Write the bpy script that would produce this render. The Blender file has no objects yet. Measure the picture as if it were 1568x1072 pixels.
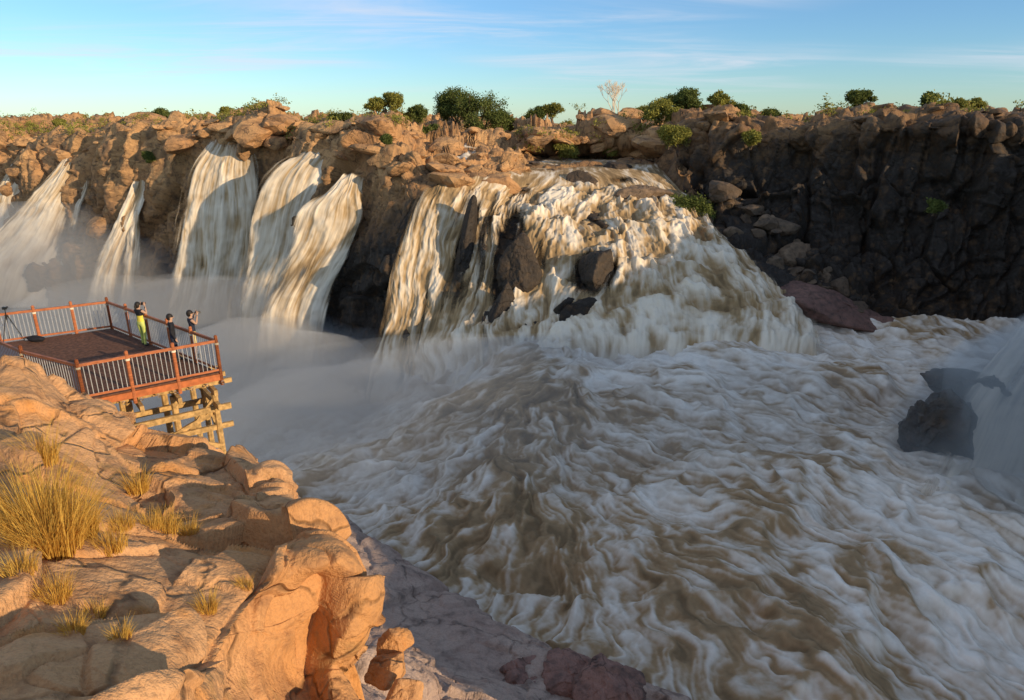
import bpy, math, random
import numpy as np
from mathutils import Vector, Matrix, Euler
np.seterr(all='ignore')
scn=bpy.context.scene
scn.view_settings.view_transform='Standard'; scn.view_settings.look='None'; scn.view_settings.exposure=0
# ------------------------------------------------------------ camera frame (z=0 is eye height)
PITCH=math.radians(19.0); CP,SP=math.cos(PITCH),math.sin(PITCH); F=1045.0
def S(u,v,Y):
    """image pixel coordinates + chosen forward depth in metres -> world metres"""
    s=(536.0-v)/F; t=Y/(CP+SP*s)
    return (t*(u-784.0)/F, Y, t*(-SP+CP*s))
cam=bpy.data.cameras.new("camera"); co=bpy.data.objects.new("camera",cam); scn.collection.objects.link(co)
cam.lens=24.0; cam.sensor_width=36.0; cam.clip_end=20000; cam.clip_start=0.1
co.location=(0,0,0); co.rotation_euler=(math.radians(90)-PITCH,0,0); scn.camera=co
# ------------------------------------------------------------ noise
def _h(ix,iy,iz,seed):
    n=(ix.astype(np.int64)*73856093)^(iy.astype(np.int64)*19349663)^(iz.astype(np.int64)*83492791)^(int(seed)*97531+12345)
    n=(n&0xffffffff).astype(np.uint32)
    n^=n>>np.uint32(13); n*=np.uint32(0x5bd1e995); n^=n>>np.uint32(15); n*=np.uint32(0x2c1b3c6d); n^=n>>np.uint32(12)
    return n
def _r(n): return n.astype(np.float32)/np.float32(4294967296.0)
def vn(P,seed=0):
    i=np.floor(P).astype(np.int64); f=(P-i).astype(np.float32); f=f*f*f*(f*(f*6-15)+10)
    x,y,z=i[...,0],i[...,1],i[...,2]; fx,fy,fz=f[...,0],f[...,1],f[...,2]
    def c(a,b,d): return _r(_h(x+a,y+b,z+d,seed))
    x00=c(0,0,0)*(1-fx)+c(1,0,0)*fx; x10=c(0,1,0)*(1-fx)+c(1,1,0)*fx
    x01=c(0,0,1)*(1-fx)+c(1,0,1)*fx; x11=c(0,1,1)*(1-fx)+c(1,1,1)*fx
    return ((x00*(1-fy)+x10*fy)*(1-fz)+(x01*(1-fy)+x11*fy)*fz)*2-1
def vn2(x,y,seed=0):
    ix=np.floor(x).astype(np.int64); iy=np.floor(y).astype(np.int64); fx=(x-ix); fy=(y-iy); fx=fx*fx*(3-2*fx); fy=fy*fy*(3-2*fy); z=np.zeros(1,np.int64)
    def c(a,b): return _r(_h(ix+a,iy+b,z,seed))
    return ((c(0,0)*(1-fx)+c(1,0)*fx)*(1-fy)+(c(0,1)*(1-fx)+c(1,1)*fx)*fy)*2-1
def fbm(P,o=4,seed=0,g=.5):
    a=1.0; t=0; s=0
    for k in range(o):
        t=t+a*vn(P*(2.03**k)+k*17.3,seed+k); s+=a; a*=g
    return t/s
def worley(P,seed=0):
    i=np.floor(P).astype(np.int64); sh=P.shape[:-1]
    F1=np.full(sh,9.,np.float32); F2=np.full(sh,9.,np.float32); ID=np.zeros(sh,np.uint32); D=np.zeros(P.shape,np.float32)
    for a in(-1,0,1):
        for b in(-1,0,1):
            for c in(-1,0,1):
                x,y,z=i[...,0]+a,i[...,1]+b,i[...,2]+c
                n=_h(x,y,z,seed); n2=(n*np.uint32(747796405)+np.uint32(2891336453)); n3=(n2*np.uint32(277803737))^(n2>>np.uint32(9))
                d=np.stack([P[...,0]-(x+_r(n)),P[...,1]-(y+_r(n2)),P[...,2]-(z+_r(n3))],-1).astype(np.float32)
                r=np.sqrt((d*d).sum(-1)); m=r<F1
                F2=np.where(m,F1,np.minimum(F2,r)); ID=np.where(m,n,ID); D=np.where(m[...,None],d,D); F1=np.where(m,r,F1)
    return F1,F2,ID,D
def rock_h(P,size,seed,an=(1,1,1),tilt=1.0,crack=.15,warp=.3,ease=.04):
    q=P/size*np.array(an); w=np.stack([vn(q*.9+k*31.7,seed+k+50) for k in range(3)],-1); q=q+warp*w
    F1,F2,ID,D=worley(q,seed)
    a=_r(ID*np.uint32(1664525)+np.uint32(1013904223)); b=_r(ID*np.uint32(22695477)+np.uint32(1)); c=_r(ID^(ID>>np.uint32(7)))
    h=(a-.5)*.7+tilt*((b-.5)*D[...,0]+(c-.5)*D[...,1]+(a-.5)*D[...,2])
    e=F2-F1
    h=h*(.35+.65*sstep(e,0,ease))
    return (h-crack*np.exp(-(e/.05)**2))*size
def sstep(x,a,b):
    t=np.clip((x-a)/(b-a),0,1); return t*t*(3-2*t)
def resample(C,n):
    k=C.shape[0]; t=np.linspace(0,k-1,n); i=np.clip(np.floor(t).astype(int),0,k-2); f=(t-i).reshape((-1,)+(1,)*(C.ndim-1))
    p0=C[np.clip(i-1,0,k-1)];p1=C[i];p2=C[i+1];p3=C[np.clip(i+2,0,k-1)]
    return .5*((2*p1)+(-p0+p2)*f+(2*p0-5*p1+4*p2-p3)*f*f+(-p0+3*p1-3*p2+p3)*f**3)
def grid_from(C,nr,nc):
    G=resample(np.array(C,float),nr); G=np.swapaxes(resample(np.swapaxes(G,0,1),nc),0,1); return G
def normals(P):
    a=np.gradient(P,axis=1); b=np.gradient(P,axis=0); n=np.cross(a,b); return n/(np.linalg.norm(n,axis=-1,keepdims=True)+1e-9)
def upn(P):
    n=normals(P); return n*np.where(n[...,2:3].mean()<0,-1,1)
# ------------------------------------------------------------ mesh helpers
def mesh_obj(name,V,Fq,mat,attrs=None,uv=None,smooth=True,parent=None):
    me=bpy.data.meshes.new(name); V=np.asarray(V,np.float32).reshape(-1,3); Fq=np.asarray(Fq,np.int32); k=Fq.shape[1]
    me.vertices.add(len(V)); me.vertices.foreach_set("co",V.ravel())
    me.loops.add(Fq.size); me.loops.foreach_set("vertex_index",Fq.ravel())
    me.polygons.add(len(Fq)); me.polygons.foreach_set("loop_start",np.arange(0,Fq.size,k,dtype=np.int32))
    try: me.polygons.foreach_set("loop_total",np.full(len(Fq),k,np.int32))
    except Exception: pass
    me.polygons.foreach_set("use_smooth",np.full(len(Fq),smooth,bool))
    me.materials.append(mat)
    if attrs:
        for n,a in attrs.items():
            at=me.attributes.new(n,'FLOAT','POINT'); at.data.foreach_set("value",np.asarray(a,np.float32).ravel())
    if uv is not None:
        l=me.uv_layers.new(name="UVMap"); l.data.foreach_set("uv",np.asarray(uv,np.float32).reshape(-1,2)[Fq.ravel()].ravel())
    me.update(calc_edges=True); me.validate()
    o=bpy.data.objects.new(name,me); scn.collection.objects.link(o)
    if parent: o.parent=parent
    return o
def gfaces(nr,nc):
    i=np.arange(nr*nc).reshape(nr,nc); return np.stack([i[:-1,:-1],i[:-1,1:],i[1:,1:],i[1:,:-1]],-1).reshape(-1,4)
def empty(name,loc=(0,0,0)):
    o=bpy.data.objects.new(name,None); o.location=loc; scn.collection.objects.link(o); return o
# ------------------------------------------------------------ materials
def newmat(name):
    m=bpy.data.materials.new(name); m.use_nodes=True; nt=m.node_tree; nt.nodes.clear(); return m,nt
class N:
    def __init__(s,nt): s.nt=nt
    def n(s,t,**k):
        x=s.nt.nodes.new(t)
        for a,b in k.items(): setattr(x,a,b)
        return x
    def l(s,a,b): s.nt.links.new(a,b)
    def val(s,sock,v):
        if hasattr(v,'is_linked') or hasattr(v,'links'): s.l(v,sock)
        else: sock.default_value=v
    def math(s,op,a,b=None,c=None,clamp=False):
        x=s.n('ShaderNodeMath',operation=op,use_clamp=clamp); s.val(x.inputs[0],a)
        if b is not None: s.val(x.inputs[1],b)
        if c is not None: s.val(x.inputs[2],c)
        return x.outputs[0]
    def mix(s,f,a,b,bt='MIX'):
        x=s.n('ShaderNodeMix',data_type='RGBA',blend_type=bt); s.val(x.inputs[0],f)
        for so,v in((x.inputs[6],a),(x.inputs[7],b)):
            if isinstance(v,tuple): so.default_value=(*v,1) if len(v)==3 else v
            else: s.l(v,so)
        return x.outputs[2]
    def noise(s,vec,scale,det=5,rough=.6,dist=0):
        x=s.n('ShaderNodeTexNoise'); x.inputs['Scale'].default_value=scale; x.inputs['Detail'].default_value=det
        x.inputs['Roughness'].default_value=rough; x.inputs['Distortion'].default_value=dist; s.l(vec,x.inputs['Vector']); return x.outputs['Fac']
    def ramp(s,f,a,b,c0=0.,c1=1.):
        x=s.n('ShaderNodeMapRange'); x.interpolation_type='SMOOTHSTEP'; s.l(f,x.inputs[0]); x.inputs[1].default_value=a; x.inputs[2].default_value=b
        x.inputs[3].default_value=c0; x.inputs[4].default_value=c1; return x.outputs[0]
    def mapping(s,vec,sc=(1,1,1),rot=(0,0,0)):
        x=s.n('ShaderNodeMapping'); x.inputs['Scale'].default_value=sc; x.inputs['Rotation'].default_value=rot; s.l(vec,x.inputs[0]); return x.outputs[0]
def rock_mat(name,light,mid,dark,stain,sc=1.0,crack_sc=.5,steep_dark=.5,wet_shade_col=(.017,.013,.010),bump=.6,lichen=None,crk=.6):
    m,nt=newmat(name); g=N(nt); out=g.n('ShaderNodeOutputMaterial'); b=g.n('ShaderNodeBsdfPrincipled'); g.l(b.outputs[0],out.inputs[0])
    tc=g.n('ShaderNodeTexCoord').outputs['Object']
    n1=g.noise(tc,.25*sc,3,.6); n2=g.noise(tc,1.7*sc,5,.65); n3=g.noise(tc,16*sc,3,.7)
    col=g.mix(g.ramp(n1,.35,.65),mid,light); col=g.mix(g.ramp(n2,.47,.74),col,dark)
    col=g.mix(g.ramp(g.noise(g.mapping(tc,(1,1,.25)),.8*sc,3,.6),.52,.72,0,.7),col,stain)
    if lichen: col=g.mix(g.ramp(g.noise(tc,1.1*sc,4,.6,.6),.58,.7,0,.6),col,lichen)
    col=g.mix(g.ramp(n3,.4,.75,0,.45),col,dark)
    w=g.n('ShaderNodeTexNoise'); w.inputs['Scale'].default_value=1.2*sc; w.inputs['Detail'].default_value=2; g.l(tc,w.inputs['Vector'])
    wa=g.n('ShaderNodeVectorMath',operation='MULTIPLY_ADD'); g.l(w.outputs['Color'],wa.inputs[0]); wa.inputs[1].default_value=(.9/sc,)*3; g.l(tc,wa.inputs[2])
    v=g.n('ShaderNodeTexVoronoi',feature='DISTANCE_TO_EDGE'); v.inputs['Scale'].default_value=crack_sc*sc; g.l(g.mapping(wa.outputs[0],(1,1,1.6),(.2,.3,.5)),v.inputs['Vector'])
    kk=g.math('MULTIPLY',g.ramp(v.outputs['Distance'],0,.022,1,0),g.ramp(n2,.35,.55))
    col=g.mix(g.math('MULTIPLY',kk,crk),col,tuple(c*.3 for c in dark))
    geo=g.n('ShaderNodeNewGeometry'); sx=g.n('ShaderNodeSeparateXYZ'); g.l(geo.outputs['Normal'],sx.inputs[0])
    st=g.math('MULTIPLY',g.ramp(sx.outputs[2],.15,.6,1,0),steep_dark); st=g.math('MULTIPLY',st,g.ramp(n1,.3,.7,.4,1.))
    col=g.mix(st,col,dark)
    at=g.n('ShaderNodeAttribute',attribute_name='wet_shade'); wet_shade=g.math('MULTIPLY_ADD',g.math('SUBTRACT',n2,.5),.9,at.outputs['Fac'],clamp=True)  # mixes real wetness and dark varnish with shade painted into the colour
    wet_shade=g.math('MULTIPLY',wet_shade,g.math('GREATER_THAN',at.outputs['Fac'],.02))
    wc=g.mix(g.ramp(n2,.4,.75),wet_shade_col,tuple(c*3.4 for c in wet_shade_col)); col=g.mix(wet_shade,col,wc)
    g.l(col,b.inputs['Base Color']); g.l(g.math('MULTIPLY_ADD',wet_shade,-.2,.9),b.inputs['Roughness']); b.inputs['Specular IOR Level'].default_value=.3
    h=g.math('ADD',g.math('MULTIPLY',n2,.6),g.math('MULTIPLY',n3,.10)); h=g.math('SUBTRACT',h,g.math('MULTIPLY',kk,.3))
    bp=g.n('ShaderNodeBump'); bp.inputs['Strength'].default_value=bump; bp.inputs['Distance'].default_value=.5/sc; g.l(h,bp.inputs['Height']); g.l(bp.outputs[0],b.inputs['Normal'])
    return m
def simple(name,col,rough=.7,var=.3,scale=6,metal=0,stretch=(1,1,1),bump=.1):
    m,nt=newmat(name); g=N(nt); out=g.n('ShaderNodeOutputMaterial'); b=g.n('ShaderNodeBsdfPrincipled'); g.l(b.outputs[0],out.inputs[0])
    tc=g.mapping(g.n('ShaderNodeTexCoord').outputs['Object'],stretch); n=g.noise(tc,scale,3,.6)
    c=g.mix(g.ramp(n,.3,.7),tuple(x*(1-var) for x in col),tuple(min(1,x*(1+var)) for x in col)); g.l(c,b.inputs['Base Color'])
    b.inputs['Roughness'].default_value=rough; b.inputs['Metallic'].default_value=metal; b.inputs['Specular IOR Level'].default_value=.3
    bp=g.n('ShaderNodeBump'); bp.inputs['Strength'].default_value=bump; bp.inputs['Distance'].default_value=.02; g.l(n,bp.inputs['Height']); g.l(bp.outputs[0],b.inputs['Normal'])
    return m
def leafmat(name,a,b2,trans=.25):
    m,nt=newmat(name); g=N(nt); out=g.n('ShaderNodeOutputMaterial'); b=g.n('ShaderNodeBsdfDiffuse')
    at=g.n('ShaderNodeAttribute',attribute_name='tint'); c=g.mix(at.outputs['Fac'],a,b2); g.l(c,b.inputs[0])
    t=g.n('ShaderNodeBsdfTranslucent'); g.l(c,t.inputs[0]); mx=g.n('ShaderNodeMixShader'); mx.inputs[0].default_value=trans
    g.l(b.outputs[0],mx.inputs[1]); g.l(t.outputs[0],mx.inputs[2]); g.l(mx.outputs[0],out.inputs[0]); return m
def water_mat(name,foam,brown,alpha=True,uvs=(5,.3),fine=.35):
    m,nt=newmat(name); g=N(nt); out=g.n('ShaderNodeOutputMaterial'); b=g.n('ShaderNodeBsdfPrincipled')
    uv=g.n('ShaderNodeTexCoord').outputs['UV']; n=g.noise(g.mapping(uv,(uvs[0],uvs[1],1)),1.,4,.6,.15); n2=g.noise(g.mapping(uv,(uvs[0]*.3,uvs[1]*.5,1)),1.,3,.6,.2)
    fo=g.n('ShaderNodeAttribute',attribute_name='foam').outputs['Fac']
    f=g.math('ADD',fo,g.math('MULTIPLY',g.math('SUBTRACT',n,.5),fine)); f=g.math('ADD',f,g.math('MULTIPLY',g.math('SUBTRACT',n2,.5),fine*1.2),clamp=True)
    x=g.n('ShaderNodeValToRGB'); e=x.color_ramp.elements; e[0].position=.0; e[0].color=(*[c*.55 for c in brown],1); e[1].position=1; e[1].color=(*foam,1)
    k=e.new(.35); k.color=(*brown,1); k=e.new(.68); k.color=(*[a*.58+c*.42 for a,c in zip(foam,brown)],1); g.l(f,x.inputs[0]); g.l(x.outputs[0],b.inputs['Base Color'])
    b.inputs['Roughness'].default_value=.85; b.inputs['Specular IOR Level'].default_value=.1
    bp=g.n('ShaderNodeBump'); bp.inputs['Strength'].default_value=.2; bp.inputs['Distance'].default_value=.15; g.l(n,bp.inputs['Height']); g.l(bp.outputs[0],b.inputs['Normal'])
    if alpha:
        al=g.n('ShaderNodeAttribute',attribute_name='alpha').outputs['Fac']
        a=g.math('ADD',al,g.math('MULTIPLY',g.math('SUBTRACT',n,.5),.6)); a=g.math('ADD',a,g.math('MULTIPLY',g.math('SUBTRACT',n2,.5),.6)); a=g.ramp(a,-.05,.8)
        a=g.math('MULTIPLY',a,g.ramp(al,0,.5)); tr=g.n('ShaderNodeBsdfTransparent'); mx=g.n('ShaderNodeMixShader'); g.l(a,mx.inputs[0]); g.l(tr.outputs[0],mx.inputs[1]); g.l(b.outputs[0],mx.inputs[2]); g.l(mx.outputs[0],out.inputs[0])
    else: g.l(b.outputs[0],out.inputs[0])
    return m
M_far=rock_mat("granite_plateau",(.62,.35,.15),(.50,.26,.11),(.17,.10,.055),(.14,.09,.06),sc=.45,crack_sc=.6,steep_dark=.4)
M_fg=rock_mat("granite_sunlit",(.62,.34,.16),(.55,.27,.105),(.30,.15,.07),(.56,.23,.05),sc=1.0,crack_sc=.3,steep_dark=.0,bump=.6,lichen=(.36,.21,.08),crk=.6)
M_slab=rock_mat("granite_slab",(.50,.36,.28),(.42,.29,.23),(.20,.14,.11),(.33,.20,.15),sc=.6,crack_sc=.3,steep_dark=.15,bump=.6,crk=.4)
M_red=rock_mat("granite_red",(.38,.20,.15),(.30,.155,.12),(.13,.08,.07),(.24,.13,.10),sc=.8,crack_sc=.5,steep_dark=.15,bump=.6)
M_bld=rock_mat("granite_boulder",(.36,.24,.15),(.28,.18,.11),(.11,.08,.05),(.17,.11,.07),sc=.8,crack_sc=.3,steep_dark=.3)
M_fall=water_mat("falling_water",(.84,.73,.58),(.40,.27,.14),True,(4,.14),.40)
M_basin=water_mat("churning_water",(.88,.80,.70),(.38,.25,.135),False,(2.3,2.3),.24)
# ------------------------------------------------------------ world + sun
SUN_EL=math.radians(14.0); sd=Vector((.824,-.566,0)).normalized(); sdir=Vector((sd.x*math.cos(SUN_EL),sd.y*math.cos(SUN_EL),math.sin(SUN_EL)))
w=bpy.data.worlds.new("World"); scn.world=w; w.use_nodes=True; g=N(w.node_tree); w.node_tree.nodes.clear()
wo=g.n('ShaderNodeOutputWorld'); bg=g.n('ShaderNodeBackground'); g.l(bg.outputs[0],wo.inputs[0])
sky=g.n('ShaderNodeTexSky',sky_type='NISHITA'); sky.sun_disc=False; sky.sun_elevation=SUN_EL; sky.sun_rotation=math.atan2(sdir.x,sdir.y)
sky.altitude=600; sky.air_density=1.0; sky.dust_density=.1; sky.ozone_density=2.0
tc=g.n('ShaderNodeTexCoord').outputs['Generated']; sp=g.n('ShaderNodeSeparateXYZ'); g.l(tc,sp.inputs[0])
zz=g.math('MAXIMUM',sp.outputs[2],.02); cb=g.n('ShaderNodeCombineXYZ'); zq=g.math('ADD',zz,.06)
g.l(g.math('DIVIDE',sp.outputs[0],zq),cb.inputs[0]); g.l(g.math('DIVIDE',sp.outputs[1],zq),cb.inputs[1])
cn=g.noise(g.mapping(cb.outputs[0],(.30,.85,1),(0,0,.35)),1.0,6,.64,.7); cn2=g.noise(g.mapping(cb.outputs[0],(.26,.3,1),(0,0,1.1)),1.0,2,.5)
cm=g.math('MULTIPLY',g.ramp(cn,.38,.70),g.ramp(cn2,.40,.58)); cm=g.math('MULTIPLY',cm,g.ramp(sp.outputs[2],.01,.07)); cm=g.math('MULTIPLY',cm,.7)
tint=g.mix(g.ramp(sp.outputs[2],.10,.45),(.60,.84,1.12),(1.85,1.58,1.38)); skt=g.mix(1.0,sky.outputs[0],tint,'MULTIPLY'); skc=g.mix(cm,skt,(5.2,5.3,5.9)); g.l(skc,bg.inputs[0]); bg.inputs[1].default_value=.15  # low sky tinted bluer; sky above the frame brightened as added ambient fill
sl=bpy.data.lights.new("sun",'SUN'); sl.energy=5.0; sl.angle=math.radians(.5); sl.color=(1,.78,.50); so=bpy.data.objects.new("sun",sl); scn.collection.objects.link(so)
so.rotation_euler=sdir.to_track_quat('Z','Y').to_euler()
# ------------------------------------------------------------ main terrain net
HK=.948/F
def far(u,Y,z): return ((u-784)*HK*Y,Y,z)
cols=[]; AMP=[]; WET_SHADE=[]
def colL(u0,u1,v4,Y4,v5,Y5,v10,Y10,z3=-3,Y3=230,wet_shade=.35):
    c=[far(u0,4000,-70),far(u0,900,-22),far(u0,380,-5),far(u0,Y3,z3),S(u0,v4,Y4),S(u0,v5,Y5)]
    for k in range(1,6):
        f=k/5; fy=f**.8; c.append(S(u0+(u1-u0)*f,v5+(v10-v5)*f,Y5+(Y10-Y5)*fy))
    cols.append(c); AMP.append([2,2,1.6,1.6,1.5,1.5,2,2,2,2,1.5]); WET_SHADE.append([0,0,0,0,0,.0,wet_shade*.5,wet_shade,wet_shade*1.4,wet_shade*1.6,1])
colL(-400,-400,195,205,235,190,480,175); colL(-150,-150,193,190,232,178,470,165); colL(0,-10,192,182,226,170,470,156)
colL(40,20,200,178,236,166,475,152,wet_shade=.5); colL(115,60,205,168,246,158,480,146,wet_shade=.5); colL(190,150,188,162,212,148,500,138,wet_shade=.25); colL(270,235,188,152,206,140,515,131,wet_shade=.35)
colL(345,320,196,148,222,134,530,125,wet_shade=.8); colL(400,385,184,142,203,130,550,120,wet_shade=.75); colL(440,420,182,138,208,127,560,117,wet_shade=.8)
colL(495,450,203,134,232,120,590,110,wet_shade=.95); colL(550,500,190,128,250,112,610,102,wet_shade=1.0); colL(610,540,196,126,255,106,640,94,wet_shade=1.2)  # buttress columns darkened: shade painted in on top of spray wetness
NC0=len(cols)
C=[[(690,262,108),(650,290,102),(628,330,100),(605,400,97),(590,480,94),(572,560,91),(560,640,88)],
[(730,262,110),(705,290,103),(690,330,100),(670,400,97),(655,480,93),(635,560,89),(620,640,84)],
[(770,266,112),(760,300,104),(745,335,100),(730,400,95),(715,470,90),(700,530,86),(690,610,78)],
[(810,268,116),(800,300,107),(790,335,99),(780,395,93),(770,455,88),(765,510,83),(760,580,75)],
[(860,265,120),(860,300,108),(855,345,98),(850,400,91),(850,450,86),(850,500,81),(850,560,74)],
[(910,262,122),(925,295,110),(935,345,99),(945,395,91),(950,440,85),(955,490,80.5),(955,550,74)],
[(960,260,124),(985,300,110),(1010,350,98),(1030,400,90),(1050,440,85),(1065,485,80.5),(1070,540,74)],
[(995,260,125),(1040,312,108),(1085,370,96),(1120,410,89),(1150,450,84),(1175,490,80),(1185,535,74.5)],
[(1008,262,126),(1070,325,106),(1125,390,94),(1180,432,88),(1220,470,84),(1255,510,80),(1280,545,75)]]
z3=[-4.5,-5,-6,-8,-9.3,-9.6,-9.6,-9.6,-8]; y3=[150,150,150,152,158,160,160,160,160]
for i,c in enumerate(C):
    u=c[0][0]; bank=far(u,330,-4.) if i<3 else far(u,208,-3.3)
    cols.append([far(u,4000,-70),far(u,900,-22),bank,far(u,y3[i],z3[i])]+[S(*p) for p in c])
    AMP.append([2,2,1.8,1.0 if i>2 else 1.6,.7 if i>2 else 1.4,.6,.8,1,1,.8,.6]); WET_SHADE.append([0,0,0,.3 if i>2 else 0,.5 if i>2 else .0,.6,1,1,1,1,1])
NC1=len(cols)
R=[[(1020,196,150),(1030,205,124),(1050,290,114),(1120,345,105),(1195,410,95),(1250,480,86),(1320,545,76)],
[(1080,188,140),(1085,194,118),(1100,260,112),(1155,330,106),(1235,400,95),(1310,470,86),(1390,540,77)],
[(1160,188,135),(1165,194,114),(1180,250,110),(1215,320,104),(1280,400,95),(1360,470,87.5),(1440,530,80)],
[(1250,190,130),(1255,196,109),(1265,250,106),(1290,320,100),(1340,400,94),(1420,480,87),(1480,540,79)],
[(1330,180,125),(1340,184,103),(1350,240,101),(1370,320,97),(1410,400,93),(1470,485,87),(1520,540,79)],
[(1440,176,120),(1445,180,98),(1450,240,97),(1460,320,94),(1480,400,91),(1520,490,86),(1560,540,79)],
[(1540,178,115),(1550,184,95),(1550,240,94),(1560,320,92),(1570,410,89),(1590,490,85),(1620,540,79)],
[(1680,178,110),(1690,184,92),(1690,240,91),(1700,320,89),(1700,410,86),(1710,490,83),(1720,540,78)]]
for i,c in enumerate(R):
    u=c[0][0]; cols.append([far(u,4000,-70),far(u,900,-22),far(u,380,-5),far(u,230,-3)]+[S(*p) for p in c])
    AMP.append([2,2,1.5,1.5,1.2,1.5,1.8,2.0,2.0,1.6,.8]); WET_SHADE.append([0,0,0,0,.15+.07*i,.45+.06*i,.95,1,1,.95,.95])
for y,far1,far0 in((72,500,2000),(50,200,800),(25,40,100),(0,-100,-500),(-40,-400,-2000)):
    cols.append([(4000,far0,-70),(900,far1,-22),(380,y+(far1-y)*.3,-4),(160,y,-2),(105,y,-.8),(75,y,-.8),(74,y,-7),(73.5,y-.5,-13),(72,y-1,-19),(70,y-2,-25),(66,y-3,-31)])
    AMP.append([1,1,1,1,.8,.6,1.2,1.2,1.2,1.2,.8]); WET_SHADE.append([0,0,0,0,0,.2,.8,.9,.9,.9,.9])
A=np.array(cols,float).transpose(1,0,2); A=np.concatenate([A,np.array(AMP).T[...,None],np.array(WET_SHADE).T[...,None]],-1)
nR=11; nC=A.shape[1]; NR,NCC=620,1250
G=grid_from(A,NR,NCC); P=G[...,:3]; amp=np.clip(G[...,3],0,3); wet_shade=np.clip(G[...,4],0,1)
rowpar=np.linspace(0,nR-1,NR)[:,None]+np.zeros((1,NCC)); colpar=np.linspace(0,nC-1,NCC)[None,:]+np.zeros((NR,1))
n=upn(P); H=0
for k,(s_,a_) in enumerate(((15,.22),(5.5,.32),(2.1,.30),(.9,.2))): H=H+rock_h(P,s_,11+k*7,(1,1,.5),1.2,ease=.06)*a_
H=H+fbm(P/6.,5,101)*.5
H=H+rock_h(P,4.2,177,(1,1,.17),1.1,.2,.25)*.42*sstep(colpar,NC1-.2,NC1+.6)*sstep(rowpar,4.9,5.4)*(1-sstep(rowpar,8.8,9.6))
T=P+n*(H*amp*.85)[...,None]
T[...,2]+=np.where(rowpar<3.2,1,0)*fbm(P*np.array([.03,.03,0]),4,5)*1.5*sstep(3.2-rowpar,0,1)
T[...,2]-=2.2*sstep(rowpar,8.5,9.3)*sstep(colpar,NC0+1,NC0+2)*(1-sstep(colpar,NC1-.5,NC1+1))
terrain=mesh_obj("canyon_terrain",T,gfaces(NR,NCC),M_far,{"wet_shade":wet_shade})
# ------------------------------------------------------------ boulders
def ico(sub):
    import bmesh
    b=bmesh.new(); bmesh.ops.create_icosphere(b,subdivisions=sub,radius=1); b.verts.ensure_lookup_table()
    V=np.array([v.co[:] for v in b.verts]); Fc=np.array([[v.index for v in f.verts] for f in b.faces]); b.free(); return V,Fc
ICO={k:ico(k) for k in(3,4,6)}
def boulder_geo(center,size,rot,rng,sub=3,planes=11,soft=14,rough=.06):
    V,Fc=ICO[sub]; n=rng.normal(size=(planes,3)); n/=np.linalg.norm(n,axis=1,keepdims=True); d=rng.uniform(.62,1.0,planes)
    dots=np.maximum(V@n.T,1e-3)/d; r=1/((dots**soft).sum(1)**(1/soft)); r=np.minimum(r,1.35)
    W=V*r[:,None]; W=W*(1+rough*fbm(V*2.2+center[0]*1.7+center[1],4,3))[:,None]*np.array(size)
    Rm=np.array(rot.to_matrix()); return W@Rm.T+np.array(center),Fc
def boulder(name,center,size,rot=(0,0,0),seed=1,mat=None,wet_shade=0,sub=6,dis=.16,**k):
    V,Fc=boulder_geo(center,size,Euler(rot),np.random.default_rng(seed),sub,**k)
    d=V-np.array(center); dn=d/np.linalg.norm(d,axis=1,keepdims=True); sm=min(size)
    V=V+dn*(rock_h(V,sm*.8,seed,(1,1,1))*dis+rock_h(V,sm*.28,seed+3)*dis+fbm(V/sm,5,seed)*sm*.12)[:,None]
    return mesh_obj(name,V,Fc,mat or M_bld,{"wet_shade":np.full(len(V),wet_shade)})
def scatter(name,cand,wet_shades,n,smin,smax,seed,mat,flat=.7,sub=3,sink=.25):
    rng=np.random.default_rng(seed); idx=rng.choice(len(cand),n); VV=[];FF=[];WW=[];o=0
    for i in idx:
        s=smin+(smax-smin)*rng.random()**3; sz=(s*rng.uniform(.8,1.7),s*rng.uniform(.8,1.4),s*rng.uniform(.5,1.0)*flat)
        V,Fc=boulder_geo(cand[i]-np.array([0,0,sz[2]*sink]),sz,Euler((rng.uniform(-.25,.25),rng.uniform(-.25,.25),rng.uniform(0,6))),rng,sub,planes=9,soft=26,rough=.10)
        VV.append(V);FF.append(Fc+o);WW.append(np.full(len(V),wet_shades[i]));o+=len(V)
    return mesh_obj(name,np.concatenate(VV),np.concatenate(FF),mat,{"wet_shade":np.concatenate(WW)},smooth=False)
def sel(r0,r1,c0,c1): 
    m=(rowpar>=r0)&(rowpar<=r1)&(colpar>=c0)&(colpar<=c1); return T[m],wet_shade[m]
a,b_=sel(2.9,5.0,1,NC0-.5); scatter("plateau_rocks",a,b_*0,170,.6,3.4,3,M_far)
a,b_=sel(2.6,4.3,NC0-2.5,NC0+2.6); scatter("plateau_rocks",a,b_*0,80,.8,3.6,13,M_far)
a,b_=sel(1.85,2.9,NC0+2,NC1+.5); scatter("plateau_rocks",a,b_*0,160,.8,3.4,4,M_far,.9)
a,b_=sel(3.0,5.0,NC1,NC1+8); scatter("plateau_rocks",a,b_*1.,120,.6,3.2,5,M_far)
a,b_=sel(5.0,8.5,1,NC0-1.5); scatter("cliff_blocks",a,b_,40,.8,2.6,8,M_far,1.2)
a,b_=sel(6.4,9.2,NC1-.6,NC1+1.0); scatter("bank_boulders",a,np.clip(b_*0+.6,0,1),80,.5,2.4,9,M_bld,.9)
a,b_=sel(3.4,6.2,NC0+2.5,NC1-1); scatter("river_rocks",a,b_*0+.8,50,.4,1.7,10,M_bld,.6,sink=-.2)
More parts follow.
